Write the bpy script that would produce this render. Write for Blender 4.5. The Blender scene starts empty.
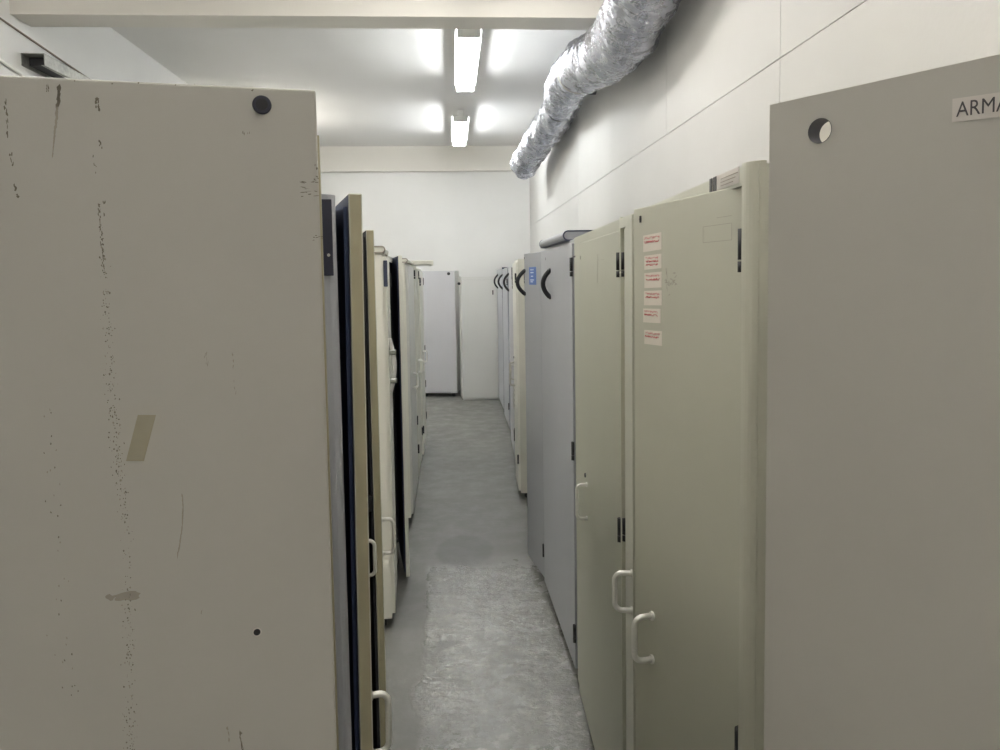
import bpy, bmesh, math, random
from mathutils import Vector, Matrix
random.seed(7)
S = bpy.context.scene
COL = S.collection
R = math.radians
PI = math.pi

# ------------------------------------------------------------------ materials
def lin(c):
    return tuple((v/255/12.92 if v/255 <= .04045 else ((v/255+.055)/1.055)**2.4) for v in c)

def mat(name, rgb, rough=.5, metal=0., var=.06, scale=3., bump=0., bscale=120., spec=.5, rvar=0.):
    m = bpy.data.materials.new(name); m.use_nodes = True
    nt = m.node_tree; b = nt.nodes['Principled BSDF']
    c = lin(rgb) + (1,)
    b.inputs['Base Color'].default_value = c
    b.inputs['Roughness'].default_value = rough
    b.inputs['Metallic'].default_value = metal
    b.inputs['Specular IOR Level'].default_value = spec
    tc = nt.nodes.new('ShaderNodeTexCoord')
    if var:
        n = nt.nodes.new('ShaderNodeTexNoise'); n.inputs['Scale'].default_value = scale
        n.inputs['Detail'].default_value = 6; n.inputs['Roughness'].default_value = .65
        nt.links.new(tc.outputs['Object'], n.inputs['Vector'])
        r = nt.nodes.new('ShaderNodeMapRange')
        r.inputs['From Min'].default_value = .3; r.inputs['From Max'].default_value = .7
        r.inputs['To Min'].default_value = 1-var; r.inputs['To Max'].default_value = 1+var
        nt.links.new(n.outputs['Fac'], r.inputs['Value'])
        mx = nt.nodes.new('ShaderNodeMix'); mx.data_type = 'RGBA'; mx.blend_type = 'MULTIPLY'
        mx.inputs['Factor'].default_value = 1; mx.inputs['A'].default_value = c
        nt.links.new(r.outputs['Result'], mx.inputs['B'])
        nt.links.new(mx.outputs['Result'], b.inputs['Base Color'])
        if rvar:
            r2 = nt.nodes.new('ShaderNodeMapRange')
            r2.inputs['From Min'].default_value = .3; r2.inputs['From Max'].default_value = .7
            r2.inputs['To Min'].default_value = rough-rvar; r2.inputs['To Max'].default_value = rough+rvar
            nt.links.new(n.outputs['Fac'], r2.inputs['Value']); nt.links.new(r2.outputs['Result'], b.inputs['Roughness'])
    if bump:
        n2 = nt.nodes.new('ShaderNodeTexNoise'); n2.inputs['Scale'].default_value = bscale; n2.inputs['Detail'].default_value = 4
        nt.links.new(tc.outputs['Object'], n2.inputs['Vector'])
        bp = nt.nodes.new('ShaderNodeBump'); bp.inputs['Strength'].default_value = bump; bp.inputs['Distance'].default_value = .01
        nt.links.new(n2.outputs['Fac'], bp.inputs['Height']); nt.links.new(bp.outputs['Normal'], b.inputs['Normal'])
    return m

def emit(name, rgb, strength):
    m = bpy.data.materials.new(name); m.use_nodes = True
    b = m.node_tree.nodes['Principled BSDF']
    b.inputs['Base Color'].default_value = (.9, .9, .9, 1)
    b.inputs['Emission Color'].default_value = tuple(rgb) + (1,)
    b.inputs['Emission Strength'].default_value = strength
    return m

M = dict(
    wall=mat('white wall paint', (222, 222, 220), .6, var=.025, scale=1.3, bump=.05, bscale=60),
    rwall=mat('wall paint darkened against lamp light', (192, 191, 188), .6, var=.03, scale=1.3, bump=.05, bscale=60),  # same paint as the back wall, darkened to offset strong lamp light here
    ceil=mat('ceiling paint', (220, 219, 217), .7, var=.02, scale=1.),
    beam=mat('beam paint', (222, 219, 212), .6, var=.02, scale=1.),
    gap=mat('panel joint', (150, 146, 138), .9, var=0),
    grey=mat('grey beige cabinet paint', (183, 181, 174), .42, var=.035, scale=2.2, bump=.02, bscale=350),
    olive=mat('olive cream cabinet paint', (186, 186, 172), .4, var=.03, scale=2.5, bump=.02, bscale=350),
    olive3=mat('grey olive cabinet paint', (172, 173, 158), .4, var=.03, scale=2.5, bump=.02, bscale=350),
    olive2=mat('cream cabinet paint', (214, 213, 202), .4, var=.03, scale=2.5),
    khaki=mat('khaki door edge paint', (166, 160, 134), .45, var=.04, scale=4.),
    cool=mat('cool grey cabinet paint', (164, 167, 173), .4, var=.03, scale=2.),
    white=mat('white cabinet laminate', (214, 214, 210), .4, var=.02, scale=2.),
    lilac=mat('pale grey cabinet laminate', (190, 190, 194), .4, var=.02, scale=2.),
    cream=mat('ivory cabinet paint', (232, 231, 221), .42, var=.03, scale=3.),
    navy=mat('navy door lining', (50, 62, 92), .55, var=.12, scale=4.),
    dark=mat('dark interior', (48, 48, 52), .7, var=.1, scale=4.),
    inner=mat('white interior', (232, 230, 224), .6, var=0),
    black=mat('black plastic', (28, 29, 33), .45, var=.1, scale=30.),
    navyp=mat('navy plastic', (40, 42, 58), .4, var=.08, scale=40.),
    trim=mat('dark blue edge trim', (58, 64, 84), .4, var=.05, scale=10.),
    steel=mat('satin steel', (205, 203, 196), .3, 1., var=.03, scale=40.),
    handle=mat('aluminium handle', (228, 227, 222), .34, .45, var=.03, scale=40.),
    chrome=mat('chrome', (225, 228, 228), .15, 1., var=0),
    galv=mat('galvanised steel', (170, 170, 165), .45, .8, var=.25, scale=25.),
    tape=mat('brown parcel tape', (160, 154, 134), .3, var=.06, scale=30.),
    ptape=mat('pale tape', (240, 240, 234), .35, var=.03, scale=30.),
    scuff=mat('dark scuff', (112, 106, 94), .8, var=.3, scale=90.),
    scuff2=mat('faint scuff', (156, 150, 138), .6, var=.08, scale=60.),
    paper=mat('label paper', (205, 200, 194), .6, var=.03, scale=30.),
    sticker=mat('white sticker', (222, 216, 206), .5, var=.03, scale=40.),
    red=mat('red ink', (190, 70, 78), .6, var=.1, scale=90.),
    pinkink=mat('pink ink', (206, 140, 138), .6, var=.1, scale=90.),
    ink=mat('grey black ink', (72, 70, 72), .6, var=.05, scale=60.),
    faint=mat('faint pencil', (160, 157, 145), .6, var=.05, scale=60.),
    blue=mat('blue sticker', (72, 112, 188), .45, var=.06, scale=40.),
    lightink=mat('white print', (205, 218, 236), .5, var=0),
    fixture=mat('white enamel', (226, 226, 222), .4, var=.02, scale=8.),
    pipe=mat('brown cable', (120, 108, 96), .6, var=.1, scale=20.),
    tube=emit('lit tube', (.955, .985, 1.), 1.0),
    tubef=emit('lit tube far', (.955, .985, 1.), 1.0), tubem=emit('added tube side', (1., .955, .87), 1.0), tubel=emit('added tube left', (1., .955, .88), 1.0), tuben=emit('lit tube near', (1., .955, .90), 1.0),
    tubed=emit('dim tube', (1., .945, .875), 1.0),
    tubew=emit('lit tube warm', (1., .968, .925), 1.0),
)
M['tube'].node_tree.nodes['Principled BSDF'].inputs['Emission Strength'].default_value = 32
M['tubef'].node_tree.nodes['Principled BSDF'].inputs['Emission Strength'].default_value = 38
M['tubel'].node_tree.nodes['Principled BSDF'].inputs['Emission Strength'].default_value = 36
M['tubem'].node_tree.nodes['Principled BSDF'].inputs['Emission Strength'].default_value = 44
M['tuben'].node_tree.nodes['Principled BSDF'].inputs['Emission Strength'].default_value = 27
M['tubed'].node_tree.nodes['Principled BSDF'].inputs['Emission Strength'].default_value = 15
M['tubew'].node_tree.nodes['Principled BSDF'].inputs['Emission Strength'].default_value = 22

# foil
def foil():
    m = mat('crinkled aluminium foil', (196, 198, 206), .27, .95, var=.08, scale=14., rvar=.08)
    nt = m.node_tree; b = nt.nodes['Principled BSDF']
    tc = nt.nodes.new('ShaderNodeTexCoord')
    v = nt.nodes.new('ShaderNodeTexVoronoi'); v.inputs['Scale'].default_value = 58; v.distance = 'CHEBYCHEV'
    n = nt.nodes.new('ShaderNodeTexNoise'); n.inputs['Scale'].default_value = 70; n.inputs['Detail'].default_value = 3
    nt.links.new(tc.outputs['Object'], v.inputs['Vector']); nt.links.new(tc.outputs['Object'], n.inputs['Vector'])
    a = nt.nodes.new('ShaderNodeMath'); a.operation = 'ADD'
    nt.links.new(v.outputs['Distance'], a.inputs[0]); nt.links.new(n.outputs['Fac'], a.inputs[1])
    bp = nt.nodes.new('ShaderNodeBump'); bp.inputs['Strength'].default_value = .6; bp.inputs['Distance'].default_value = .008
    nt.links.new(a.outputs[0], bp.inputs['Height']); nt.links.new(bp.outputs['Normal'], b.inputs['Normal'])
    return m
M['foil'] = foil()

def floor_mat():
    m = bpy.data.materials.new('worn concrete floor'); m.use_nodes = True
    nt = m.node_tree; N = nt.nodes; L = nt.links; b = N['Principled BSDF']
    tc = N.new('ShaderNodeTexCoord')
    def noise(sc, det=6, rg=.6, vec=None, dist=0):
        n = N.new('ShaderNodeTexNoise'); n.inputs['Scale'].default_value = sc; n.inputs['Detail'].default_value = det
        n.inputs['Roughness'].default_value = rg; n.inputs['Distortion'].default_value = dist
        L.new(vec or tc.outputs['Object'], n.inputs['Vector']); return n.outputs['Fac']
    def mr(v, a, bb, c, d, smooth=True):
        r = N.new('ShaderNodeMapRange'); r.inputs['From Min'].default_value = a; r.inputs['From Max'].default_value = bb
        r.inputs['To Min'].default_value = c; r.inputs['To Max'].default_value = d
        if smooth: r.interpolation_type = 'SMOOTHSTEP'
        L.new(v, r.inputs['Value']); return r.outputs['Result']
    def mth(op, a, bb):
        x = N.new('ShaderNodeMath'); x.operation = op
        for i, v in enumerate((a, bb)):
            if isinstance(v, (int, float)): x.inputs[i].default_value = v
            else: L.new(v, x.inputs[i])
        return x.outputs[0]
    def mix(f, a, bb):
        x = N.new('ShaderNodeMix'); x.data_type = 'RGBA'
        for k, v in (('Factor', f), ('A', a), ('B', bb)):
            if isinstance(v, tuple): x.inputs[k].default_value = v
            elif isinstance(v, (int, float)): x.inputs[k].default_value = v
            else: L.new(v, x.inputs[k])
        return x.outputs['Result']
    sep = N.new('ShaderNodeSeparateXYZ'); L.new(tc.outputs['Object'], sep.inputs[0])
    x, y = sep.outputs['X'], sep.outputs['Y']
    big = noise(1.1); mid = noise(5.5, 8, .7); fine = noise(60, 4)
    wob = mth('MULTIPLY', mth('SUBTRACT', noise(3.2, 5), .5), .16)
    # trowelled strip right of the old screed edge
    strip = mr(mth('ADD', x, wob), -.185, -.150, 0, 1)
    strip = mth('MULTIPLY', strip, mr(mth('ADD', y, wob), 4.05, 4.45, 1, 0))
    col = mix(mr(big, .35, .65, 0, 1), lin((103, 103, 99))+(1,), lin((113, 113, 108))+(1,))
    col = mix(mth('MULTIPLY', mr(mid, .42, .7, 0, 1), .35), col, lin((126, 126, 121))+(1,))
    col = mix(mth('MULTIPLY', strip, mr(mid, .38, .6, .1, .5)), col, lin((124, 124, 118))+(1,))
    col = mix(mth('MULTIPLY', strip, mr(noise(13, 7, .75), .50, .64, 0, .6)), col, lin((170, 170, 163))+(1,))  # worn lighter patches, doubling as painted glints of the floor highlight
    # stain patch
    dx = mth('DIVIDE', mth('SUBTRACT', x, .05), .18); dy = mth('DIVIDE', mth('SUBTRACT', y, 4.46), .28)
    d = mth('ADD', mth('ADD', mth('MULTIPLY', dx, dx), mth('MULTIPLY', dy, dy)), mth('MULTIPLY', wob, 7))
    stain = mth('MULTIPLY', mr(d, .75, 1.15, 1, 0), .8)
    col = mix(stain, col, lin((84, 84, 80))+(1,))
    col = mix(mr(fine, .62, .75, 0, .3), col, lin((86, 85, 81))+(1,))
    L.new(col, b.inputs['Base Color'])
    rough = mth('SUBTRACT', mr(mid, .3, .7, .52, .36), mth('MULTIPLY', strip, mr(mid, .4, .65, .16, .30)))
    L.new(rough, b.inputs['Roughness'])
    L.new(mr(strip, 0, 1, .5, .85), b.inputs['Specular IOR Level'])
    mp = N.new('ShaderNodeMapping'); mp.inputs['Rotation'].default_value = (0, 0, R(35)); mp.inputs['Scale'].default_value = (1, 1.5, 1)
    L.new(tc.outputs['Object'], mp.inputs[0])
    scr = noise(26, 6, .7, mp.outputs[0], .6)
    h = mth('ADD', mth('MULTIPLY', scr, mth('ADD', mth('MULTIPLY', strip, .8), .18)), mth('MULTIPLY', mid, .4))
    bp = N.new('ShaderNodeBump'); bp.inputs['Strength'].default_value = .55; bp.inputs['Distance'].default_value = .0062
    L.new(h, bp.inputs['Height']); L.new(bp.outputs['Normal'], b.inputs['Normal'])
    return m
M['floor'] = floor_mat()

# ------------------------------------------------------------------ helpers
def new(): return bmesh.new()

def box(bm, x0, x1, y0, y1, z0, z1, mi=0, bev=0.):
    vs = [bm.verts.new((x, y, z)) for x in (x0, x1) for y in (y0, y1) for z in (z0, z1)]
    q = [(0, 1, 3, 2), (4, 6, 7, 5), (0, 4, 5, 1), (2, 3, 7, 6), (0, 2, 6, 4), (1, 5, 7, 3)]
    fs = [bm.faces.new([vs[i] for i in f]) for f in q]
    for f in fs: f.material_index = mi
    if bev:
        es = list({e for f in fs for e in f.edges})
        bmesh.ops.bevel(bm, geom=es, offset=bev, segments=2, affect='EDGES', profile=.5)
    return fs

def prism(bm, pts, axis, a0, a1, mi=0):
    """extrude the outline pts (two coords) along axis 'x','y' or 'z' between a0 and a1"""
    def P(p, a): return {'x': (a, p[0], p[1]), 'y': (p[0], a, p[1]), 'z': (p[0], p[1], a)}[axis]
    A = [bm.verts.new(P(p, a0)) for p in pts]; B = [bm.verts.new(P(p, a1)) for p in pts]
    fs = [bm.faces.new(A), bm.faces.new(B[::-1])]
    n = len(pts)
    for i in range(n): fs.append(bm.faces.new((A[i], B[i], B[(i+1) % n], A[(i+1) % n])))
    for f in fs: f.material_index = mi
    return fs

def sweep(bm, path, rad, seg=12, mi=0, caps=True, sx=1., up=Vector((0, 0, 1))):
    """round section along a path; rad is a number or f(i, angle)"""
    path = [Vector(p) for p in path]; n = len(path)
    t0 = (path[1]-path[0]).normalized()
    u = t0.cross(up)
    if u.length < 1e-4: u = t0.cross(Vector((1, 0, 0)))
    u.normalize(); rings = []
    for i in range(n):
        t = (path[min(i+1, n-1)]-path[max(i-1, 0)]).normalized()
        u = (u - t*u.dot(t)).normalized(); v = t.cross(u)
        ring = []
        for k in range(seg):
            a = 2*PI*k/seg
            r = rad(i, a) if callable(rad) else rad
            ring.append(bm.verts.new(path[i] + u*(math.cos(a)*r*sx) + v*(math.sin(a)*r)))
        rings.append(ring)
    for i in range(n-1):
        for k in range(seg):
            f = bm.faces.new((rings[i][k], rings[i][(k+1) % seg], rings[i+1][(k+1) % seg], rings[i+1][k])); f.material_index = mi; f.smooth = True
    if caps:
        for rr in (rings[0][::-1], rings[-1]):
            f = bm.faces.new(rr); f.material_index = mi
    return rings

def blob(bm, x, y, z, rx, rz, ang=0., mi=1, n=9, jag=.45):
    """irregular flake lying on a face that looks toward -y"""
    vs = []
    for k in range(n):
        a = 2*PI*k/n; r = 1 + random.uniform(-jag, jag)
        px, pz = math.cos(a)*rx*r, math.sin(a)*rz*r
        vs.append(bm.verts.new((x + px*math.cos(ang)-pz*math.sin(ang), y, z + px*math.sin(ang)+pz*math.cos(ang))))
    f = bm.faces.new(vs); f.material_index = mi
    return f

def obj(name, bm, mats, parent=None, loc=(0, 0, 0), rotz=0., smooth=False, normals=True):
    if normals: bmesh.ops.recalc_face_normals(bm, faces=bm.faces)
    me = bpy.data.meshes.new(name); bm.to_mesh(me); bm.free()
    for m in (mats if isinstance(mats, (list, tuple)) else [mats]): me.materials.append(m)
    o = bpy.data.objects.new(name, me); COL.objects.link(o)
    o.location = loc; o.rotation_euler = (0, 0, rotz)
    if parent: o.parent = parent
    if smooth:
        for p in me.polygons: p.use_smooth = True
    return o

def thing(name, label, cat, loc=(0, 0, 0), rotz=0., group=None):
    o = bpy.data.objects.new(name, None); COL.objects.link(o)
    o.empty_display_size = .1
    o.location = loc; o.rotation_euler = (0, 0, rotz); o['label'] = label; o['category'] = cat
    if group: o['group'] = group
    return o

def tag(o, label, cat, group=None):
    o['label'] = label; o['category'] = cat
    if group: o['group'] = group
    return o

def struct(name, bm, m):
    o = obj(name, bm, m); o['kind'] = 'structure'; return o

def arc_pts(c, r, a0, a1, n=6):
    return [(c[0]+r*math.cos(a0+(a1-a0)*i/n), c[1]+r*math.sin(a0+(a1-a0)*i/n)) for i in range(n+1)]

# ------------------------------------------------------------------ hardware
def c_handle(parent, x, z, t, length=.1, out=.036, r=.0055, m='handle', name='handle', feet=True):
    """C-shaped bar standing off the outer face y=-t, foot at x"""
    bm = new(); h = length/2; rr = .016
    p = [(x, -t+.002, z-h)]
    p += [(x, -t-out+rr-rr*math.sin(a), z-h+rr-rr*math.cos(a)) for a in [PI/2*i/6 for i in range(7)]]
    p += [(x, -t-out+rr-rr*math.cos(a), z+h-rr+rr*math.sin(a)) for a in [PI/2*i/6 for i in range(7)]]
    p += [(x, -t+.002, z+h)]
    sweep(bm, p, r, 12, up=Vector((1, 0, 0)))
    if feet:
        for s in (-1, 1):
            sweep(bm, [(x, -t+.001, z+s*h), (x, -t-.004, z+s*h)], r*1.5, 14, up=Vector((1, 0, 0)))
    return obj(name, bm, M[m], parent)

def bow_handle(parent, x, z, t, length=.17, out=.045, m='black', tilt=0.):
    """flat bowed pull, fixed at both ends"""
    bm = new(); h = length/2; n = 18; path = []
    for i in range(n+1):
        s = -1 + 2*i/n
        path.append((x + tilt*s, -t-.004-out*(1-s*s), z+s*h))
    sweep(bm, path, .0075, 12, sx=1.5, up=Vector((1, 0, 0)))
    for s in (-1, 1):
        sweep(bm, [(x+tilt*s, -t+.001, z+s*h), (x+tilt*s, -t-.008, z+s*h)], .011, 14, up=Vector((1, 0, 0)))
    return obj('handle', bm, M[m], parent)

def hinge(parent, x, z, t, length=.07, r=.0065, m='black'):
    bm = new()
    a = z-length/2; b = z+length/2; c = a+length*.27
    y = -t-r*.35
    for lo, hi in ((a, c-.0012), (c+.0012, b)):
        sweep(bm, [(x, y, lo), (x, y, hi)], r, 14)
        box(bm, x-r*1.1, x+r*1.1, -t-.0015, -t+.002, lo, hi)
    return obj('hinge', bm, M[m], parent)

def leaf(root, hx, d, w, z0, z1, ang, t, outer, inner, edge=None, handle=None, hinges=(), hl=.07, name='door', y0=0., extra=None, lock=None):
    """door leaf hung at local x=hx, running in direction d (+1/-1); ang opens it toward the aisle.
    In the leaf's own frame x runs from hinge to free edge times d, outer face y=-t."""
    bm = new()
    a, b = (0, w) if d > 0 else (-w, 0)
    fs = box(bm, a, b, -t, 0, z0, z1)
    for f in fs:
        c = f.calc_center_median()
        if abs(c.y) < 1e-6: f.material_index = 1
        elif abs(c.x - d*w) < 1e-6: f.material_index = 2
    bmesh.ops.bevel(bm, geom=list(bm.edges), offset=.0022, segments=2, affect='EDGES', profile=.5)
    # inner rebated lining and rubber seal
    box(bm, a+.02, b-.02, 0, .006, z0+.02, z1-.02, 1)
    o = obj(name, bm, [M[outer], M[inner], M[edge or outer]], root, (hx, y0, 0), -R(ang)*d)
    for kind, x, z, kw in (handle or []):
        (c_handle if kind == 'c' else bow_handle)(o, d*x, z, t, **kw)
    for z in hinges: hinge(o, 0, z, t, hl)
    if lock:
        bm = new(); x, z = lock
        sweep(bm, [(d*x, -t+.001, z), (d*x, -t-.004, z)], .008, 16, up=Vector((1, 0, 0)))
        box(bm, d*x-.0015, d*x+.0015, -t-.0055, -t-.003, z-.005, z+.005)
        obj('keyhole', bm, M['dark'], o)
    return o

def carcass(root, W, D, H, m, inner='dark', z0=.05, t=.018, shelves=3, feet=True, top=True, post=.03, head=.03, rounded=False):
    bm = new()
    box(bm, 0, t, 0, D, z0, H); box(bm, W-t, W, 0, D, z0, H)
    box(bm, t, W-t, D-t, D, z0, H); box(bm, t, W-t, 0, D-t, z0, z0+t)
    if top: box(bm, t, W-t, 0, D-t, H-t, H)
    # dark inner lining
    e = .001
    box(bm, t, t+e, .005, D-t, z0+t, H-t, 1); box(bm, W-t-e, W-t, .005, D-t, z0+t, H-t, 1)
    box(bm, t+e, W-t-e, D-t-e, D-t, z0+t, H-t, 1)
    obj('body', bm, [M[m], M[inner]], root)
    bm = new()     # face frame round the opening
    f = .012
    if rounded:
        rr = .022
        for s in (0, 1):
            x0, x1 = (-.001, post) if s == 0 else (W-post, W+.001)
            if s == 0: pts = [(x1, -f), (x1, .002), (x0, .002)] + arc_pts((x0+rr, -f+rr), rr, PI, 1.5*PI)
            else: pts = [(x0, .002), (x0, -f)] + arc_pts((x1-rr, -f+rr), rr, -PI/2, 0) + [(x1, .002)]
            prism(bm, pts, 'z', z0, H+.004)
    else:
        box(bm, 0, post, -.002, .002, z0, H); box(bm, W-post, W, -.002, .002, z0, H)
    y = -f if rounded else -.002
    box(bm, post, W-post, y, .002, H-head, H+(.0 if rounded else 0)); box(bm, post, W-post, y, .002, z0, z0+.02)
    obj('frame', bm, M[m], root)
    for k in range(shelves):
        zz = z0 + (H-z0)*(k+1)/(shelves+1)
        bm = new(); box(bm, t+.002, W-t-.002, .03, D-t-.002, zz, zz+.012); obj('shelf', bm, M[inner], root)
    if feet:
        for fx in (.05, W-.05):
            for fy in (.05, D-.05):
                bm = new()
                prism(bm, [(fx-.024, fy-.024), (fx+.024, fy-.024), (fx+.024, fy+.024), (fx-.024, fy+.024)], 'z', .012, z0)
                sweep(bm, [(fx, fy, 0), (fx, fy, .012)], .02, 14)
                obj('foot', bm, M['black'], root)

def cap(root, W, D, z0, z1, over, m, edge, near_profile=True):
    """top board overhanging the front, with a darker rounded edge"""
    bm = new()
    h = z1-z0; r = h/2
    pts = [(D, z0), (D, z1)] + [(-over+r+r*math.cos(a), z0+r+r*math.sin(a)) for a in [PI/2+PI*i/8 for i in range(9)]]
    prism(bm, pts, 'x', -.006, W+.006, 0)
    obj('top_board', bm, M[m], root)
    if edge:
        bm = new(); q = .006
        out = [(-over+r+(r+.002)*math.cos(a), z0+r+(r+.002)*math.sin(a)) for a in [PI/2+PI*i/8 for i in range(9)]]
        inn = [(-over+r+(r-.004)*math.cos(a), z0+r+(r-.004)*math.sin(a)) for a in [1.5*PI-PI*i/8 for i in range(9)]]
        for xa, xb in ((-.0085, -.0055), (W+.0055, W+.0085)):
            prism(bm, [(D, z0-.002), (D, z0+.004), ] + inn[:1] + inn[1:] + [(D, z1-.004), (D, z1+.002)] + out, 'x', xa, xb)
        prism(bm, [(-over+.004, z0-.002), (-over+.004, z0+.0), (.0, z0+.0), (.0, z0-.002)], 'x', -.006, W+.006)
        obj('edge_trim', bm, M[edge], root)

def flat(parent, name, pts, y, m, th=.0006):
    """thin sheet (sticker, tape) on a face looking toward -y, outline in x,z"""
    bm = new(); prism(bm, pts, 'y', y-th, y); return obj(name, bm, M[m], parent)

def place(ax, ay, bx, by):
    """frame whose local x runs from a to b"""
    return (ax, ay, 0), math.atan2(by-ay, bx-ax), math.hypot(bx-ax, by-ay)

# ------------------------------------------------------------------ the room
XL, XR, YF, YB, ZC = -2.54, 1.18, -2.6, 11.16, 3.6
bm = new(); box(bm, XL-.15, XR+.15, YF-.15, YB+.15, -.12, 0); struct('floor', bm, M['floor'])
bm = new(); box(bm, XL-.15, XR+.15, YF-.15, YB+.15, ZC, ZC+.12); struct('ceiling', bm, M['ceil'])
bm = new(); box(bm, XL-.15, XL, YF, YB, 0, ZC); struct('wall_left', bm, M['wall'])
bm = new(); box(bm, XL-.15, XR+.15, YB, YB+.15, 0, ZC); struct('wall_back', bm, M['wall'])
bm = new(); box(bm, XL-.15, XR+.15, YF-.15, YF, 0, ZC); struct('wall_front', bm, M['wall'])
# right wall: large panels with open joints
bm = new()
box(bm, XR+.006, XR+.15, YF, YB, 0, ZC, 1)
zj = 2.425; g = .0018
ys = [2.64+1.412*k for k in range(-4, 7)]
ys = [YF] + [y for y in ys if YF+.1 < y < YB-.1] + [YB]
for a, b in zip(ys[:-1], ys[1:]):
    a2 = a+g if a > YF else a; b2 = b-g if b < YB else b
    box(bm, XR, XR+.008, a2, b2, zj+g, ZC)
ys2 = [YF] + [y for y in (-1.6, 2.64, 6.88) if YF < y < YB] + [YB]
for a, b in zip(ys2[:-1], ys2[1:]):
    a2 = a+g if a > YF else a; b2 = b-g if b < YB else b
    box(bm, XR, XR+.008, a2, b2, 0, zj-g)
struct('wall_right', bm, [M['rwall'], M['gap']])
bm = new(); box(bm, XL, XR, 4.63, 4.85, 3.24, ZC); struct('trim_1', bm, M['beam'])
bm = new(); box(bm, XL, XR, 11.06, YB, 3.24, ZC); struct('trim_2', bm, M['beam'])

# ------------------------------------------------------------------ lamps
TUBE_Z = 3.44
def lamp(y0, y1, x0, label, tm):
    L = y1-y0
    t = thing('fluorescent_lamp', label, 'lamp', (x0, y0, ZC), 0, 'twin tube ceiling lamps')
    bm = new()      # batten body with sloped sides
    prism(bm, [(-.032, -.06), (.032, -.06), (.026, -.125), (-.026, -.125)], 'y', -.02, L+.02)
    obj('housing', bm, M['fixture'], t)
    for y in (.25, L-.25):
        bm = new(); sweep(bm, [(0, y, 0), (0, y, -.062)], .008, 12); sweep(bm, [(0, y, -.001), (0, y, -.012)], .03, 18)
        obj('stem', bm, M['fixture'], t)
    bm = new()      # shallow reflector wings above the tubes
    for s in (-1, 1):
        prism(bm, [(s*.026, -.118), (s*.026, -.121), (s*.098, -.133), (s*.098, -.130)], 'y', .0, L)
    obj('reflector', bm, M['fixture'], t)
    for y in (-.02, L-.01):
        bm = new(); box(bm, -.085, .085, y, y+.03, -.192, -.120, 0, .004)
        obj('end_cap', bm, M['fixture'], t)
    for s in (-1, 1):
        bm = new(); sweep(bm, [(s*.055, .012, -.175), (s*.055, L-.012, -.175)], .0145, 14)
        obj('tube', bm, M[tm], t)
lamp(5.55, 7.13, .158, 'lit twin tube lamp on ceiling just beyond the front beam', 'tube')
lamp(8.48, 10.0, .132, 'lit twin tube lamp on ceiling nearest the back wall', 'tubef')
lamp(2.75, 4.3, .158, 'twin tube lamp on ceiling in front of the front beam', 'tubew')
lamp(1.5, 3.05, -1.60, 'unseen twin tube lamp added near the left wall, in front of the front beam', 'tubel')  # unseen lamp, added to bring light from the left
lamp(8.0, 9.5, -2.12, 'unseen twin tube lamp added near the left wall, beyond the front beam', 'tubem')  # unseen lamp, added behind the nearest cabinet to brighten the left wall
lamp(-2.35, -.8, .172, 'twin tube lamp on ceiling nearest the front wall', 'tubed')
lamp(-.1, 1.45, .158, 'twin tube lamp on ceiling directly over the two nearest cabinets', 'tuben')

# ------------------------------------------------------------------ foil duct
def spline(pts, n):
    P = [Vector(p) for p in pts]; P = [2*P[0]-P[1]] + P + [2*P[-1]-P[-2]]; out = []
    m = len(P)-3
    for i in range(n+1):
        s = min(i/n*m, m-1e-6); k = int(s); u = s-k
        a, b, c, d = P[k:k+4]
        out.append(.5*((2*b)+(c-a)*u+(2*a-5*b+4*c-d)*u*u+(3*b-a-3*c+d)*u**3))
    return out
duct_pts = [(.885, 9.25, 3.0), (.90, 8.85, 3.03), (.93, 8.45, 3.085), (.975, 7.6, 3.135), (.995, 6.85, 3.17), (.965, 6.3, 3.185), (.932, 5.72, 3.165),
            (.935, 5.1, 3.085), (.975, 4.5, 3.01), (.98, 4.1, 3.0), (.965, 3.75, 3.03), (.965, 3.2, 3.13), (.985, 2.5, 3.27), (.98, 1.9, 3.36), (.97, 1.4, 3.42), (.96, 1.2, 3.6)]
path = spline(duct_pts, 620)
cum = [0]
for a, b in zip(path[:-1], path[1:]): cum.append(cum[-1]+(b-a).length)
kn = {}
def duct_r(i, a):
    s = cum[i]
    yy = path[i].y
    r = .158 + .012*min(1, max(0, (6.3-yy)/1.2)) + .0045*math.sin(2*PI*s/.052 + .8*math.sin(s*3+a))      # wire helix ridges
    r += .007*math.sin(2*PI*s/.37 + 1.3*math.sin(2*a+s*1.7))
    r += .005*math.sin(5*a + 9*s) + .004*math.sin(3*a - 23*s) + .003*math.sin(9*a+31*s)
    if yy > 9.05: r *= max(.25, 1-((yy-9.05)/.22)**2)
    for c, w, k in ((6.75, .16, .26), (8.6, .10, .06), (5.35, .14, .06)):
        r *= 1-k*math.exp(-((yy-c)/w)**2)
    return r
bm = new(); sweep(bm, path, duct_r, 40)
du = thing('foil_duct', 'crinkled silver foil ventilation duct sagging along the top of the right wall', 'duct', (0, 0, 0))
obj('hose', bm, M['foil'], du)
for yy in (6.75, 5.35):
    k = min(range(len(path)), key=lambda i: abs(path[i].y-yy))
    bm = new(); d = (path[k+1]-path[k-1]).normalized()
    rk = duct_r(k, 0)+.004
    sweep(bm, [path[k]-d*.012, path[k]+d*.012], rk+.004, 32)
    obj('clamp_band', bm, M['black' if yy > 6 else 'steel'], du)
bm = new()
prism(bm, [(5.86, 3.16), (5.86, 3.185), (6.02, 3.16), (6.30, 3.085), (6.42, 3.05), (6.42, 3.02), (6.26, 3.05), (6.0, 3.125)], 'x', 1.06, 1.085)
prism(bm, [(5.98, 3.128), (5.98, 3.162), (6.03, 3.150), (6.03, 3.116)], 'x', 1.07, XR)
tag(obj('wall_bracket', bm, M['black']), 'black steel bracket on the right wall behind the foil duct', 'bracket')

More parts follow.
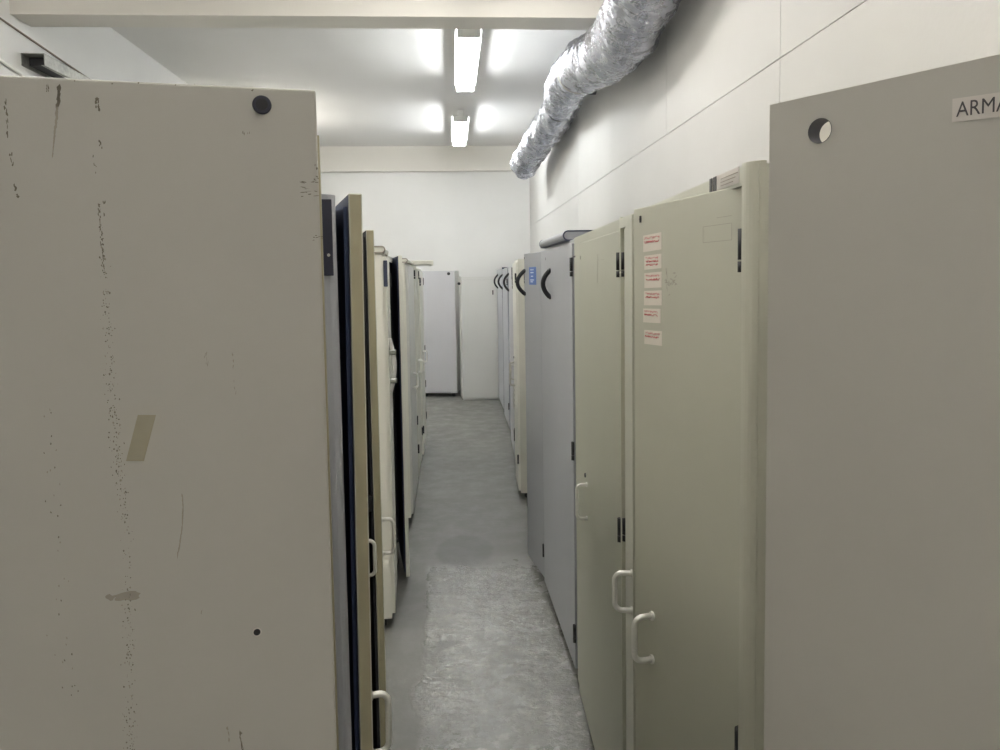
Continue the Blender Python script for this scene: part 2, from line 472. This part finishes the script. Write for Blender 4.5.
# ------------------------------------------------------------------ left wall services
t = thing('cable_trunking', 'grey metal cable trunking with an open end high on the left wall', 'trunking', (XL, 0, 0))
bm = new()      # inverted channel, open below and at the end
a, z0, z1 = .135, 2.972, 3.045
box(bm, 0, a, 4.72, 8.6, z1-.003, z1); box(bm, 0, .004, 4.72, 8.6, z0, z1); box(bm, a-.003, a, 4.72, 8.6, z0, z1)
box(bm, a-.02, a, 4.72, 8.6, z0, z0+.003)
obj('channel', bm, M['galv'], t)
bm = new(); box(bm, .005, a-.004, 4.80, 8.6, z0+.02, z1-.004); obj('dark_infill', bm, M['dark'], t)  # dark block filling the inside of the channel
for yy in (7.6, 8.4):
    bm = new(); sweep(bm, [(.07, yy, 3.04), (.07, yy, ZC)], .005, 10); obj('hanger_rod', bm, M['galv'], t)
def cable(name, pts, r, m, label):
    bm = new(); sweep(bm, pts, r, 10); o = obj(name, bm, M[m]); tag(o, label, 'cable'); return o
cable('wall_cable', [(XL+.006, 3.4, 3.26), (XL+.006, 4.53, 3.178), (XL+.006, 5.18, 3.135), (XL+.006, 6.2, 3.07)], .006, 'pipe', 'thin brown cable running above the grey trunking on the left wall')
cable('conduit_pipe', [(XL+.014, 3.4, 3.0), (XL+.014, 4.5, 2.937), (XL+.014, 4.68, 2.915), (XL+.014, 4.70, 2.85), (XL+.014, 4.70, 0)], .012, 'fixture', 'white conduit bending down below the grey trunking on left wall')

# ------------------------------------------------------------------ LEFT ROW
# nearest left: scuffed grey cabinet, its back panel toward us
W = .6; d0 = Vector((.981, .195)).normalized()
ox, oy = -.097-W*d0.x, .565-W*d0.y
lc = thing('storage_cabinet', 'scuffed grey cabinet nearest on the left with a navy round plug and tape', 'cabinet', (ox, oy, 0), math.atan2(d0.y, d0.x))
D, H = .48, 1.80
bm = new()
box(bm, 0, .018, .018, D, .05, H); box(bm, W-.018, W-.0012, .018, D, .05, H); box(bm, .018, W-.018, D-.018, D, .05, H)
box(bm, .018, W-.018, .018, D-.018, H-.018, H-.001); box(bm, .018, W-.018, .018, D-.018, .05, .068)
obj('body', bm, M['grey'], lc)
bm = new(); box(bm, 0, W, 0, .018, .03, H, 0, .0015)
yy = -.0002
def U(u): return W+u
# speckled streak of chipped paint
for k in range(1500):
    z = random.uniform(.55, 1.715)
    c = -.1538 + .0008*math.sin(z*31) if z > 1.426 else -.1544-.0064*min(1, (1.426-z)/.112)
    wd = .0009 + .0026*min(1, max(0, (1.715-z)/.12))
    if abs(z-1.46) < .025 and random.random() < .6: continue
    u = c + random.gauss(0, wd*.6)
    s = random.choice((.00025, .0003, .0004, .0005))
    blob(bm, U(u), yy, z, s, s*random.uniform(.8, 1.9), 0, 1 if random.random() < .6 else 2, 6)
for k in range(26):
    z = 1.712-.0018*k; blob(bm, U(-.1535+random.gauss(0, .0004)), yy, z, .00035, .0011, 0, 1, 6)
# scratches and rub marks
def dabs(u, z, n, du, dz, rx, rz, ang=0., mi=1):
    for k in range(n):
        blob(bm, U(u+random.uniform(-du, du)), yy, z+random.uniform(-dz, dz), rx*random.uniform(.5, 1.2), rz*random.uniform(.5, 1.2), ang+random.uniform(-.2, .2), mi, 7)
for k in range(16):
    f = k/15; blob(bm, U(-.1722-.0075*f), yy, 1.7932-.045*f, .0011*(1.2-.85*f), .0026, -.18, 1 if f < .3 else 2, 8)
dabs(-.1795, 1.790, 6, .0008, .004, .0005, .0015)
dabs(-.1492, 1.784, 12, .0013, .0055, .0007, .0012)
dabs(-.1492, 1.7545, 7, .001, .004, .0005, .001)
dabs(-.2060, 1.770, 10, .0007, .012, .0005, .002); dabs(-.2055, 1.745, 5, .001, .006, .0005, .0015)
dabs(-.2045, 1.722, 6, .0012, .004, .0007, .0012)
dabs(-.0080, 1.7265, 16, .0065, .006, .0022, .0003); dabs(-.004, 1.735, 5, .002, .003, .0007, .0004)
dabs(-.005, 1.69, 7, .0035, .004, .0011, .0003); dabs(-.003, 1.745, 3, .001, .004, .0004, .001)
dabs(-.154, 1.74, 6, .001, .01, .0003, .001)
dabs(-.071, 1.590, 8, .0005, .016, .0003, .0015, 0, 2); dabs(-.0895, 1.60, 5, .0008, .006, .0003, .002, -.15, 2)
dabs(-.052, 1.766, 4, .004, .001, .0003, .0013); dabs(-.15, 1.715, 5, .001, .01, .0004, .0015)
for k in range(14):
    f = k/13; blob(bm, U(-.1128-.0062*f*f), yy, 1.500-.044*f, .0005, .0026, -.12*f, 2, 8)
blob(bm, U(-.155), yy, 1.4290, .0095, .0032, 0, 2, 18, .25); blob(bm, U(-.1665), yy, 1.4295, .003, .0024, 0, 2, 12, .3)
for k in range(38): blob(bm, U(-.198+random.gauss(0, .003)), yy, random.uniform(1.36, 1.58), .0004, .0008, 0, 2 if k % 2 else 1, 6)
dabs(-.0835, 1.306, 12, .0008, .009, .0005, .0018); dabs(-.0925, 1.312, 5, .0006, .005, .0005, .002, .2, 2)
dabs(-.105, 1.412, 2, .001, .002, .0003, .0022, -.3, 2)
dabs(-.10, 1.798, 6, .08, .001, .0006, .0005)
for v in {v for f in bm.faces if f.material_index in (1, 2) and len(f.verts) < 20 for v in f.verts}:
    u = v.co.x-W; z = v.co.z
    v.co.x = W + .98*u + .0239*(1.8-z); v.co.z = 1.8-(1.8-z)*.98
obj('back_panel', bm, [M['grey'], M['scuff'], M['scuff2']], lc, normals=False)
bm = new(); c = (U(-.0381), 1.7874)
sweep(bm, [(c[0], .001, c[1]), (c[0], -.0012, c[1]), (c[0], -.0022, c[1])], lambda i, a: (.0067, .0067, .0060)[i], 28, up=Vector((1, 0, 0)))
pl = obj('grommet_plug', bm, M['navyp'], lc)
bm = new(); sweep(bm, [(c[0], -.002, c[1]), (c[0], -.0027, c[1])], .0042, 24, up=Vector((1, 0, 0))); obj('plug_centre', bm, M['black'], pl)
bm = new(); c = (U(-.0557), 1.3975)
sweep(bm, [(c[0], .001, c[1]), (c[0], -.0003, c[1])], .0034, 18, up=Vector((1, 0, 0)))
sh = obj('screw_ferrule', bm, M['paper'], lc)
bm = new(); sweep(bm, [(c[0], .0, c[1]), (c[0], -.0006, c[1])], .0025, 18, up=Vector((1, 0, 0))); obj('screw_hole', bm, M['black'], sh)
flat(lc, 'tape_strip', [(U(-.1394), 1.5346), (U(-.1277), 1.5337), (U(-.1183), 1.5664), (U(-.1302), 1.5672)], -.0001, 'tape', .0003)
for fx in (.05, W-.05):
    for fy in (.06, D-.05):
        bm = new(); box(bm, fx-.022, fx+.022, fy-.022, fy+.022, 0, .05, 0, .003); obj('foot', bm, M['black'], lc)

# thin upright metal strip standing between the two
bm = new(); box(bm, -.0014, .0014, 0, .03, 0, 1.872); box(bm, -.016, .0014, .027, .03, 0, 1.872)
tag(obj('metal_strip', bm, M['khaki'], None, (-.1908, 1.118, 0), R(8)), 'thin upright metal strip showing just behind the scuffed grey cabinet', 'strip')

# second left: khaki single-door cabinet, door ajar
L1 = thing('storage_cabinet', 'cabinet with navy lined khaki door ajar, right behind the scuffed grey one', 'cabinet', (-.19, 1.18, 0), R(99.8))
carcass(L1, .46, .43, 1.79, 'cool', 'navy', rounded=True)
o = leaf(L1, .43, -1, .40, .07, 1.80, 4.6, .022, 'olive', 'navy', 'khaki', [('c', .372, .895, dict(length=.104, out=.031))], (.28, 1.0, 1.70))
o.rotation_euler.x = R(.45); o.location.y = 1.8*math.sin(R(.45))-.001
bm = new(); box(bm, -.0045, -.0005, -.006, .010, 1.668, 1.786, 0, .001); ho = obj('hinge_plate', bm, M['navyp'], L1)
bm = new(); sweep(bm, [(-.004, .001, 1.70), (-.006, .001, 1.70)], .0025, 12); obj('screw', bm, M['steel'], ho)

# third left: two-leaf khaki cabinet
L2 = thing('storage_cabinet', 'khaki two-door cabinet on the left with its far door ajar and two bar handles', 'cabinet', (-.270, 1.67, 0), R(93))
carcass(L2, .86, .48, 1.80, 'olive', 'dark', rounded=True)
leaf(L2, .03, 1, .385, .07, 1.765, 0, .022, 'olive', 'navy', 'dark', [('c', .372, .878, dict(length=.1, out=.036))], (.28, 1.0, 1.68))
o = leaf(L2, .83, -1, .41, .07, 1.80, 8, .022, 'olive', 'dark', 'khaki', [('c', .385, .92, dict(length=.1))], (.28, 1.0, 1.70), hl=.09)
bm = new(); box(bm, -.40, -.375, .003, .022, 1.0, 1.045, 0, .002); obj('latch', bm, M['black'], o)

# fourth left: ivory cabinet with overhanging top
L3 = thing('storage_cabinet', 'ivory cabinet on the left with a grey top board and tall white pull', 'cabinet', (-.318, 3.465, 0), R(93))
carcass(L3, .45, .46, 1.785, 'cream', 'dark', z0=.055)
cap(L3, .45, .46, 1.785, 1.815, .014, 'cream', 'scuff2')
o = leaf(L3, .445, -1, .435, .075, 1.765, 0, .018, 'cream', 'white', 'cream', [], (.3, 1.66))
bm = new()       # long pull with two chromed clips
x = -.385
sweep(bm, [(x, -.018, 1.13)] + [(x, -.018-.022*math.sin(PI*i/12), 1.13+.255*i/12) for i in range(1, 12)] + [(x, -.018, 1.385)], .009, 12, sx=1.4, up=Vector((1, 0, 0)))
hd = obj('handle', bm, M['white'], o)
for z in (1.185, 1.32):
    bm = new(); box(bm, x-.014, x+.014, -.052, -.018, z-.012, z+.012, 0, .004); obj('clip', bm, M['chrome'], hd)
bm = new()
for xx in (.10, .19, .30):
    box(bm, -.0015, -.0002, xx, xx+.006, .06, 1.78)
obj('side_seams', bm, M['scuff2'], L3)
bm = new(); box(bm, -.002, 0, .42-.02, .46, .055, .075); obj('bottom_rail', bm, M['cream'], L3)
bm = new(); box(bm, -.004, .004, -.022, -.004, 1.63, 1.75, 0, .002); obj('edge_plate', bm, M['trim'], L3)

# fifth left: cream cabinet, navy lined door ajar
L4 = thing('storage_cabinet', 'cream cabinet on the left with a navy lined door ajar beside the ivory one', 'cabinet', (-.341, 3.985, 0), R(91))
carcass(L4, .50, .46, 1.79, 'cream', 'dark')
leaf(L4, .47, -1, .44, .03, 1.79, 7.5, .02, 'cream', 'navy', 'cream', [], (.3, 1.66))

# sixth left
L5 = thing('storage_cabinet', 'pale grey fronted cabinet on the left with a thin ivory top board', 'cabinet', (-.311, 4.98, 0), R(90.3))
carcass(L5, .90, .48, 1.775, 'cream', 'dark')
cap(L5, .90, .48, 1.775, 1.800, .02, 'cream', 'scuff2')
leaf(L5, .02, 1, .425, .07, 1.755, 0, .018, 'white', 'white', 'cream', [('c', .40, .93, dict(length=.1, m='white'))], ())
leaf(L5, .88, -1, .425, .07, 1.755, 0, .018, 'white', 'white', 'cream', [], (.55,))
bm = new(); prism(bm, [(.0, 1.60), (.03, 1.60), (.32, 1.70), (.29, 1.70)], 'y', -.0188, -.0182)
obj('tape_strip', bm, M['ptape'], L5)

L6 = thing('storage_cabinet', 'cream cabinet on the left below the loose overhanging board', 'cabinet', (-.316, 5.93, 0), R(90))
carcass(L6, .74, .48, 1.78, 'olive2', 'dark')
leaf(L6, .02, 1, .345, .07, 1.755, 0, .018, 'olive2', 'white', None, [('c', .32, .93, dict(length=.1))], (.3, 1.70))
leaf(L6, .72, -1, .345, .07, 1.755, 0, .018, 'olive2', 'white', None, [('c', .32, .93, dict(length=.1))], (.3, 1.70))
bm = new(); prism(bm, [(.02, 1.50), (.06, 1.50), (.42, 1.70), (.38, 1.70)], 'y', -.0190, -.0182)
prism(bm, [(.02, 1.68), (.05, 1.71), (.42, 1.50), (.39, 1.47)], 'y', -.0196, -.0190)
obj('tape_cross', bm, M['ptape'], L6)
bm = new(); box(bm, -.62, .167, 0, .46, 0, .034, 0, .004); box(bm, .150, .168, 0, .42, -.006, .0, 0)
tag(obj('loose_board', bm, M['cream'], None, (-.315, 6.08, 1.7805), R(4)), 'loose ivory board lying on the left cabinets and overhanging the aisle', 'board')
L7 = thing('storage_cabinet', 'last cream cabinet of the left row, nearest the back wall', 'cabinet', (-.306, 6.70, 0), R(90))
carcass(L7, .76, .48, 1.76, 'olive2', 'dark')
leaf(L7, .02, 1, .355, .07, 1.735, 0, .018, 'cream', 'white', None, [('c', .33, .93, dict(length=.1))], (.3, 1.64))
leaf(L7, .74, -1, .355, .07, 1.735, 0, .018, 'cream', 'white', None, [('c', .33, .93, dict(length=.1))], (.3, .62, .97, 1.64))

# ------------------------------------------------------------------ BACK
BL = thing('storage_cabinet', 'pale grey cabinet against the back wall, left of the white one', 'cabinet', (-.455, 10.53, 0), R(-7))
carcass(BL, .50, .45, 1.775, 'lilac', 'dark', shelves=1, feet=True)
bm = new(); box(bm, .0, .498, -.02, -.002, .065, 1.772, 0, .002); p = obj('door', bm, M['lilac'], BL)
bm = new(); sweep(bm, [(.415, -.019, 1.735), (.415, -.026, 1.735)], .022, 18, up=Vector((1, 0, 0))); obj('knob', bm, M['black'], p)
bm = new(); box(bm, .4995, .5025, .0, .45, .05, 1.775); obj('side_panel', bm, M['white'], BL)
BR = thing('storage_cabinet', 'white cabinet standing in front of the back wall at the end of the aisle', 'cabinet', (.122, 10.11, 0), R(4))
carcass(BR, .49, .45, 1.685, 'white', 'dark', shelves=1, feet=False, z0=.005)
bm = new(); box(bm, .006, .484, -.02, -.002, .03, 1.645, 0, .002); p = obj('door', bm, M['white'], BR)
bm = new(); box(bm, .42, .435, -.03, -.019, 1.44, 1.50, 0, .003); obj('lock', bm, M['black'], p)
bm = new(); sweep(bm, [(.06, .03, 1.595), (.06, -.045, 1.595)], .02, 14, up=Vector((1, 0, 0)))
o = obj('catch', bm, M['black'], BR); o.location = (-.09, .02, 0)
bm = new(); box(bm, 0, .49, -.022, -.001, 1.6455, 1.686, 0, .001); obj('top_rail', bm, M['white'], BR)

# ------------------------------------------------------------------ RIGHT ROW
# nearest right: turned cabinet side with an open grommet hole and a name label
A = Vector((.266, .614)); B = Vector((.358, .472)); dd = (B-A).normalized()
W, D, H = .50, .40, 1.80
C1 = thing('storage_cabinet', 'grey cabinet nearest on the right, turned, with a lettered label and round hole', 'cabinet', (A.x, A.y, 0), math.atan2(dd.y, dd.x))
bm = new()
hc = Vector((.0448, 1.7714)); hr = .0098; n = 32
def quadring(y, mi):
    """front sheet with a round hole"""
    ring = [bm.verts.new((hc.x+hr*math.cos(2*PI*k/n), y, hc.y+hr*math.sin(2*PI*k/n))) for k in range(n)]
    sq = .0125
    outer = []
    for k in range(n):
        a = 2*PI*k/n; c, s = math.cos(a), math.sin(a); m_ = max(abs(c), abs(s))
        outer.append(bm.verts.new((hc.x+sq*c/m_, y, hc.y+sq*s/m_)))
    for k in range(n):
        bm.faces.new((ring[k], ring[(k+1) % n], outer[(k+1) % n], outer[k])).material_index = mi
    for (xa, xb, za, zb) in ((0, W, .03, hc.y-sq), (0, W, hc.y+sq, H), (0, hc.x-sq, hc.y-sq, hc.y+sq), (hc.x+sq, W, hc.y-sq, hc.y+sq)):
        bm.faces.new([bm.verts.new(v) for v in ((xa, y, za), (xb, y, za), (xb, y, zb), (xa, y, zb))]).material_index = mi
    return ring
r0 = quadring(0, 0); r1 = quadring(.016, 1)
for k in range(n): bm.faces.new((r0[k], r1[k], r1[(k+1) % n], r0[(k+1) % n])).material_index = 2
for (x0, x1, z0, z1) in ((0, 0, .03, H), (W, W, .03, H)):
    bm.faces.new([bm.verts.new(v) for v in ((x0, 0, z0), (x0, .016, z0), (x0, .016, z1), (x0, 0, z1))])
for z in (.03, H):
    bm.faces.new([bm.verts.new(v) for v in ((0, 0, z), (W, 0, z), (W, .016, z), (0, .016, z))])
fp = obj('side_panel', bm, [M['grey'], M['inner'], M['navyp']], C1)
bm = new()
box(bm, 0, .016, .016, D, .05, H-.001); box(bm, W-.016, W, .016, D, .05, H-.001); box(bm, .016, W-.016, D-.016, D, .05, H-.001)
box(bm, .016, W-.016, .016, D-.016, .05, .07); box(bm, .016, W-.016, .016, D-.016, 1.70, 1.715)
box(bm, .016, .017, .017, D-.016, 1.716, H-.001, 1); box(bm, .017, W-.016, D-.017, D-.016, 1.716, H-.001, 1)
box(bm, W-.017, W-.016, .017, D-.017, 1.716, H-.001, 1)
obj('body', bm, [M['grey'], M['inner']], C1)
bm = new()
sweep(bm, [(hc.x, -.0008, hc.y), (hc.x, .016, hc.y)], hr-.0001, 32, caps=False, up=Vector((1, 0, 0)))
obj('hole_liner', bm, M['navyp'], C1)
for fx in (.05, W-.05):
    for fy in (.06, D-.05):
        bm = new(); box(bm, fx-.022, fx+.022, fy-.022, fy+.022, 0, .05, 0, .003); obj('foot', bm, M['black'], C1)
lb = flat(C1, 'name_label', [(.1408, 1.7612), (.1870, 1.7592), (.1870, 1.7746), (.1408, 1.7769)], -.0001, 'paper', .0003)
lb['label'] = 'pale label lettered ARMA'
def text_mesh(txt, name, m, parent, x0, x1, z0, h, y, rot=0., bold=.0):
    cu = bpy.data.curves.new(name, 'FONT'); cu.body = txt; cu.size = 1; cu.offset = bold; cu.resolution_u = 3
    tmp = bpy.data.objects.new('tmp', cu); COL.objects.link(tmp)
    dg = bpy.context.evaluated_depsgraph_get(); dg.update()
    me = bpy.data.meshes.new_from_object(tmp.evaluated_get(dg))
    bpy.data.objects.remove(tmp); bpy.data.curves.remove(cu)
    xs = [v.co.x for v in me.vertices]; zs = [v.co.y for v in me.vertices]
    ax, bx, az, bz = min(xs), max(xs), min(zs), max(zs)
    for v in me.vertices:
        u = (v.co.x-ax)/(bx-ax)*(x1-x0); w = (v.co.y-az)/(bz-az)*h
        v.co = (x0+u, y, z0+w + u*math.tan(rot))
    me.name = name; me.materials.clear(); me.materials.append(M[m])
    o = bpy.data.objects.new(name, me); COL.objects.link(o); o.parent = parent
    return o
text_mesh('ARMA', 'lettering', 'ink', lb, .1434, .1752, 1.7643, .0098, -.0006, R(-2.2), .0)

# second right: two leaves ajar
C2 = thing('storage_cabinet', 'olive grey cabinet on the right with six red lettered stickers, both doors ajar', 'cabinet', (.442, 1.912, 0), R(-92.1))
W = .940; LW = .382
carcass(C2, W, .5, 1.806, 'olive', 'dark', rounded=True, head=.025)
rl = leaf(C2, W-.033, -1, LW, .07, 1.784, 12.4, .022, 'olive', 'white', None, [('c', .303, 1.001, dict(length=.082))], (), hl=.062, y0=.020)
for z in (.975, 1.693): hinge(rl, -.011, z, .022, .060, .0075)
ll = leaf(C2, .032, 1, .455, .07, 1.780, 9.2, .022, 'olive', 'white', None, [('c', .434, 1.018, dict(length=.078))], (.30, 1.0, 1.69), hl=.062, y0=.020)
T = -.022
def scribble(parent, x0, x1, z, h, m, y):
    """a line of illegible handwriting: a running pen stroke"""
    bm = new(); x = x0; pts = []
    while x < x1:
        pts.append((x, y, z + h*random.choice((-.5, -.35, .1, .4, .5))*random.uniform(.6, 1.)))
        x += h*random.uniform(.22, .5)
    if len(pts) > 2: sweep(bm, pts, h*.13, 6, up=Vector((0, 1, 0)))
    return obj('handwriting', bm, M[m], parent)
stk = [(.039, .1155, 1.7265, 1.6970, 2), (.0435, .1155, 1.690, 1.6650, 3), (.0435, .1160, 1.6590, 1.6320, 2), (.0420, .1165, 1.6270, 1.6010, 2), (.0385, .1120, 1.5950, 1.5700, 2), (.0430, .1170, 1.5565, 1.5310, 2)]
for (a, b, z1, z0, nl) in stk:
    # leaf frame: x runs from free edge (x=-.395) back to the hinge
    xa, xb = -LW+.006+a*.95, -LW+.006+b*.95; z0 += .006; z1 += .006
    s = flat(rl, 'sticker', [(xa, z0), (xb, z0+.002), (xb, z1+.002), (xa, z1)], T-.0001, 'sticker', .0004)
    step = (z1-z0)/4.2
    for k in range(nl):
        zz = z1 - step*(k+.75)
        scribble(s, xa+.004+.004*random.random(), xb-.006-.008*random.random(), zz, step*.62, 'red' if (k+len(stk)) % 3 else 'pinkink', T-.0007)
bm = new()    # faint pencilled box
for (xa, xb, za, zb) in ((-.125, -.045, 1.733, 1.7337), (-.125, -.045, 1.709, 1.7097), (-.1257, -.125, 1.709, 1.733), (-.045, -.0443, 1.709, 1.733), (-.085, -.045, 1.7435, 1.7442)):
    box(bm, xa, xb, T-.0004, T-.0001, za, zb)
obj('pencil_marks', bm, M['faint'], rl)
bm = new()
for k in range(26): blob(bm, -LW+.155+random.gauss(0, .012), T-.0002, 1.648+random.gauss(0, .007), .004, .0009, random.uniform(-.4, .6), 0, 8)
for k in range(10): blob(bm, -LW+.135+random.gauss(0, .002), T-.0002, 1.665+random.gauss(0, .012), .0008, .004, 0, 0, 8)
obj('rub_mark', bm, M['faint'], rl, normals=False)
bm = new(); sweep(bm, [(-LW+.033, T+.001, 1.763), (-LW+.033, T-.003, 1.763)], .0022, 14, sx=1., up=Vector((1, 0, 0)))
box(bm, -LW+.030, -LW+.0345, T-.002, T, 1.757, 1.769); obj('screw_slot', bm, M['ink'], rl)
# maker's plate with two dark bars on the top rail
y = -.0122
np_ = flat(C2, 'name_plate', [(W-.135, 1.786), (W-.040, 1.786), (W-.040, 1.808), (W-.135, 1.808)], y, 'paper', .001)
bm = new(); box(bm, W-.170, W-.158, y-.001, y, 1.786, 1.808); box(bm, W-.153, W-.138, y-.001, y, 1.786, 1.808); obj('dark_bars', bm, M['ink'], C2)
bm = new()
for k in range(3): box(bm, W-.115, W-.062+.01*k, y-.0016, y-.0009, 1.790+.005*k, 1.7912+.005*k)
obj('faint_print', bm, M['scuff2'], np_)

# third right: single wide door
C3 = thing('storage_cabinet', 'olive grey single-door cabinet on the right, between the stickered one and the blue-grey one', 'cabinet', (.474, 2.862, 0), R(-91.8))
W = .935
carcass(C3, W, .5, 1.81, 'olive3', 'dark', post=.10, head=.04)
o = leaf(C3, W-.01, -1, .83, .06, 1.780, .3, .020, 'olive3', 'white', None, [('c', .585, .88, dict(length=.12))], (.98, 1.69), hl=.065, lock=(.615, .965), y0=.014)
bm = new(); box(bm, -.70, -.694, -.0215, -.019, 1.722, 1.734); box(bm, -.32, -.22, -.0205, -.0195, 1.71, 1.7106); box(bm, -.34, -.3395, -.0205, -.0195, 1.64, 1.73)
obj('pencil_marks', bm, M['faint'], o)
bm = new(); box(bm, .005, .06, -.006, -.002, 1.735, 1.741); obj('small_bracket', bm, M['ink'], C3)

# fourth right: blue-grey cabinet with dark trimmed top
CA = thing('storage_cabinet', 'blue-grey wide-door cabinet on the right with a dark trimmed top board', 'cabinet', (.484, 3.840, 0), R(-89.3))
W = .91
carcass(CA, W, .5, 1.812, 'cool', 'dark', z0=.045, head=.02, post=.02)
cap(CA, W-.16, .5, 1.812, 1.852, .03, 'cool', 'trim')
leaf(CA, W-.012, -1, .905, .05, 1.795, .3, .020, 'cool', 'white', None, [('b', .57, 1.63, dict(length=.125, out=.032, tilt=0))], (.20, .96, 1.70), hl=.075)
CAo = bpy.data.objects[CA.name]
bm = new(); sweep(bm, [(.17, -.019, 1.752), (.17, -.024, 1.752)], .008, 14, up=Vector((1, 0, 0))); obj('lock', bm, M['black'], CA)

# fifth right: grey cabinet with blue sticker, door ajar
CB = thing('storage_cabinet', 'grey cabinet on the right with a blue sticker and black bowed pull', 'cabinet', (.488, 4.792, 0), R(-90.3))
carcass(CB, .92, .5, 1.80, 'cool', 'dark', z0=.045, head=.02, post=.02)
o = leaf(CB, .905, -1, .345, .05, 1.795, 9.2, .020, 'cool', 'white', 'khaki', [('b', .325, 1.635, dict(length=.13, out=.042))], (.2,))
s = flat(o, 'blue_sticker', [(-.235, 1.622), (-.090, 1.622), (-.090, 1.718), (-.235, 1.718)], -.0201, 'blue', .0006)
bm = new()
for (a, b, z) in ((-.205, -.175, 1.70), (-.165, -.140, 1.70), (-.205, -.140, 1.685), (-.195, -.150, 1.665), (-.21, -.135, 1.645), (-.205, -.155, 1.635)):
    box(bm, a, b, -.0213, -.0206, z, z+.006)
obj('white_print', bm, M['lightink'], s)
bm = new(); box(bm, -.34, -.333, -.0215, -.019, 1.765, 1.778); obj('screw_slot', bm, M['ink'], o)
leaf(CB, .015, 1, .53, .05, 1.795, 0, .018, 'cool', 'white', None, [], (.2, 1.66))

# further right
C4 = thing('storage_cabinet', 'cream cabinet on the right with a white bar handle and hanging chain', 'cabinet', (.535, 6.375, 0), R(-93))
carcass(C4, .89, .5, 1.80, 'olive2', 'dark', z0=.045)
o = leaf(C4, .875, -1, .42, .06, 1.775, 1.5, .018, 'cream', 'white', None, [('c', .365, .90, dict(length=.18, m='steel', r=.008))], (.3, 1.66), lock=(.385, 1.03))
ch = new()
for k in range(9):
    z = .80-.02*k; ang = (k % 2)*PI/2
    pts = [(-.30+.006*math.cos(a)*math.cos(ang), -.03+.006*math.cos(a)*math.sin(ang), z+.012*math.sin(a)) for a in [2*PI*i/14 for i in range(15)]]
    sweep(ch, pts, .0022, 6, caps=False)
sweep(ch, [(-.30, -.018, .815), (-.30, -.034, .815)], .006, 10, up=Vector((1, 0, 0)))
obj('chain', ch, M['steel'], o)
leaf(C4, .015, 1, .42, .06, 1.775, 0, .018, 'cream', 'white', None, [('c', .385, .90, dict(length=.12, m='steel'))], (.3, 1.70), hl=.1)
C5 = thing('storage_cabinet', 'pale grey cabinet on the right with a black bowed pull, after the chained cream one', 'cabinet', (.582, 7.345, 0), R(-92.5))
carcass(C5, .94, .5, 1.78, 'lilac', 'dark', z0=.045)
leaf(C5, .925, -1, .90, .06, 1.765, .5, .018, 'lilac', 'white', None, [('b', .80, 1.62, dict(length=.16))], (.3, 1.62), hl=.1)
C6 = thing('storage_cabinet', 'grey cabinet on the right with a dark edged side, second from the row end', 'cabinet', (.612, 8.73, 0), R(-91))
carcass(C6, .92, .5, 1.775, 'cool', 'dark', z0=.045)
leaf(C6, .905, -1, .88, .06, 1.765, .5, .018, 'cool', 'white', None, [('b', .80, 1.62, dict(length=.16))], (.3, 1.62))
C7 = thing('storage_cabinet', 'last grey cabinet of the right row, beside the white one at the back', 'cabinet', (.620, 9.92, 0), R(-90))
carcass(C7, 1.05, .48, 1.775, 'cool', 'dark', z0=.045)
leaf(C7, 1.035, -1, 1.01, .06, 1.765, .3, .018, 'cool', 'white', None, [('b', .80, 1.62, dict(length=.17))], (.18, 1.5), hl=.14)
bm = new(); box(bm, 1.0505, 1.056, -.026, .46, .05, 1.79); obj('dark_side_edge', bm, M['trim'], C7)

for o in list(COL.objects):
    if o.parent is None and o.get('category') == 'cabinet':
        o['group'] = 'cabinets against the back wall' if o in (BL, BR) else ('cabinets of the right row' if o.location.x > .2 else 'cabinets of the left row')

# ------------------------------------------------------------------ world, camera
w = bpy.data.worlds.new('World'); S.world = w; w.use_nodes = True
w.node_tree.nodes['Background'].inputs['Color'].default_value = (.9, .95, 1, 1)
w.node_tree.nodes['Background'].inputs['Strength'].default_value = .05

f, roll, pitch, yaw, CH = 745., R(.9), R(3.973), R(3.616), 1.66
r = Vector((math.cos(yaw), -math.sin(yaw), 0)); fw0 = Vector((math.sin(yaw), math.cos(yaw), 0)); zz = Vector((0, 0, 1))
fw = fw0*math.cos(pitch)-zz*math.sin(pitch); up = fw0*math.sin(pitch)+zz*math.cos(pitch)
cx = r*math.cos(roll)-up*math.sin(roll); cy = r*math.sin(roll)+up*math.cos(roll); cz = -fw
cam = bpy.data.cameras.new('camera'); co = bpy.data.objects.new('camera', cam); COL.objects.link(co)
m4 = Matrix((cx, cy, cz)).transposed().to_4x4(); m4.translation = (0, 0, CH); co.matrix_world = m4
cam.sensor_width = 36; cam.lens = f/1000*36; cam.shift_y = -.045; cam.clip_start = .01
S.camera = co

S.view_settings.view_transform = 'Standard'; S.view_settings.look = 'None'
S.view_settings.gamma = 1; S.view_settings.use_curve_mapping = False
S.view_settings.exposure = 0.95
try:
    S.cycles.use_denoising = True
    S.cycles.max_bounces = 10; S.cycles.diffuse_bounces = 6
except Exception: pass
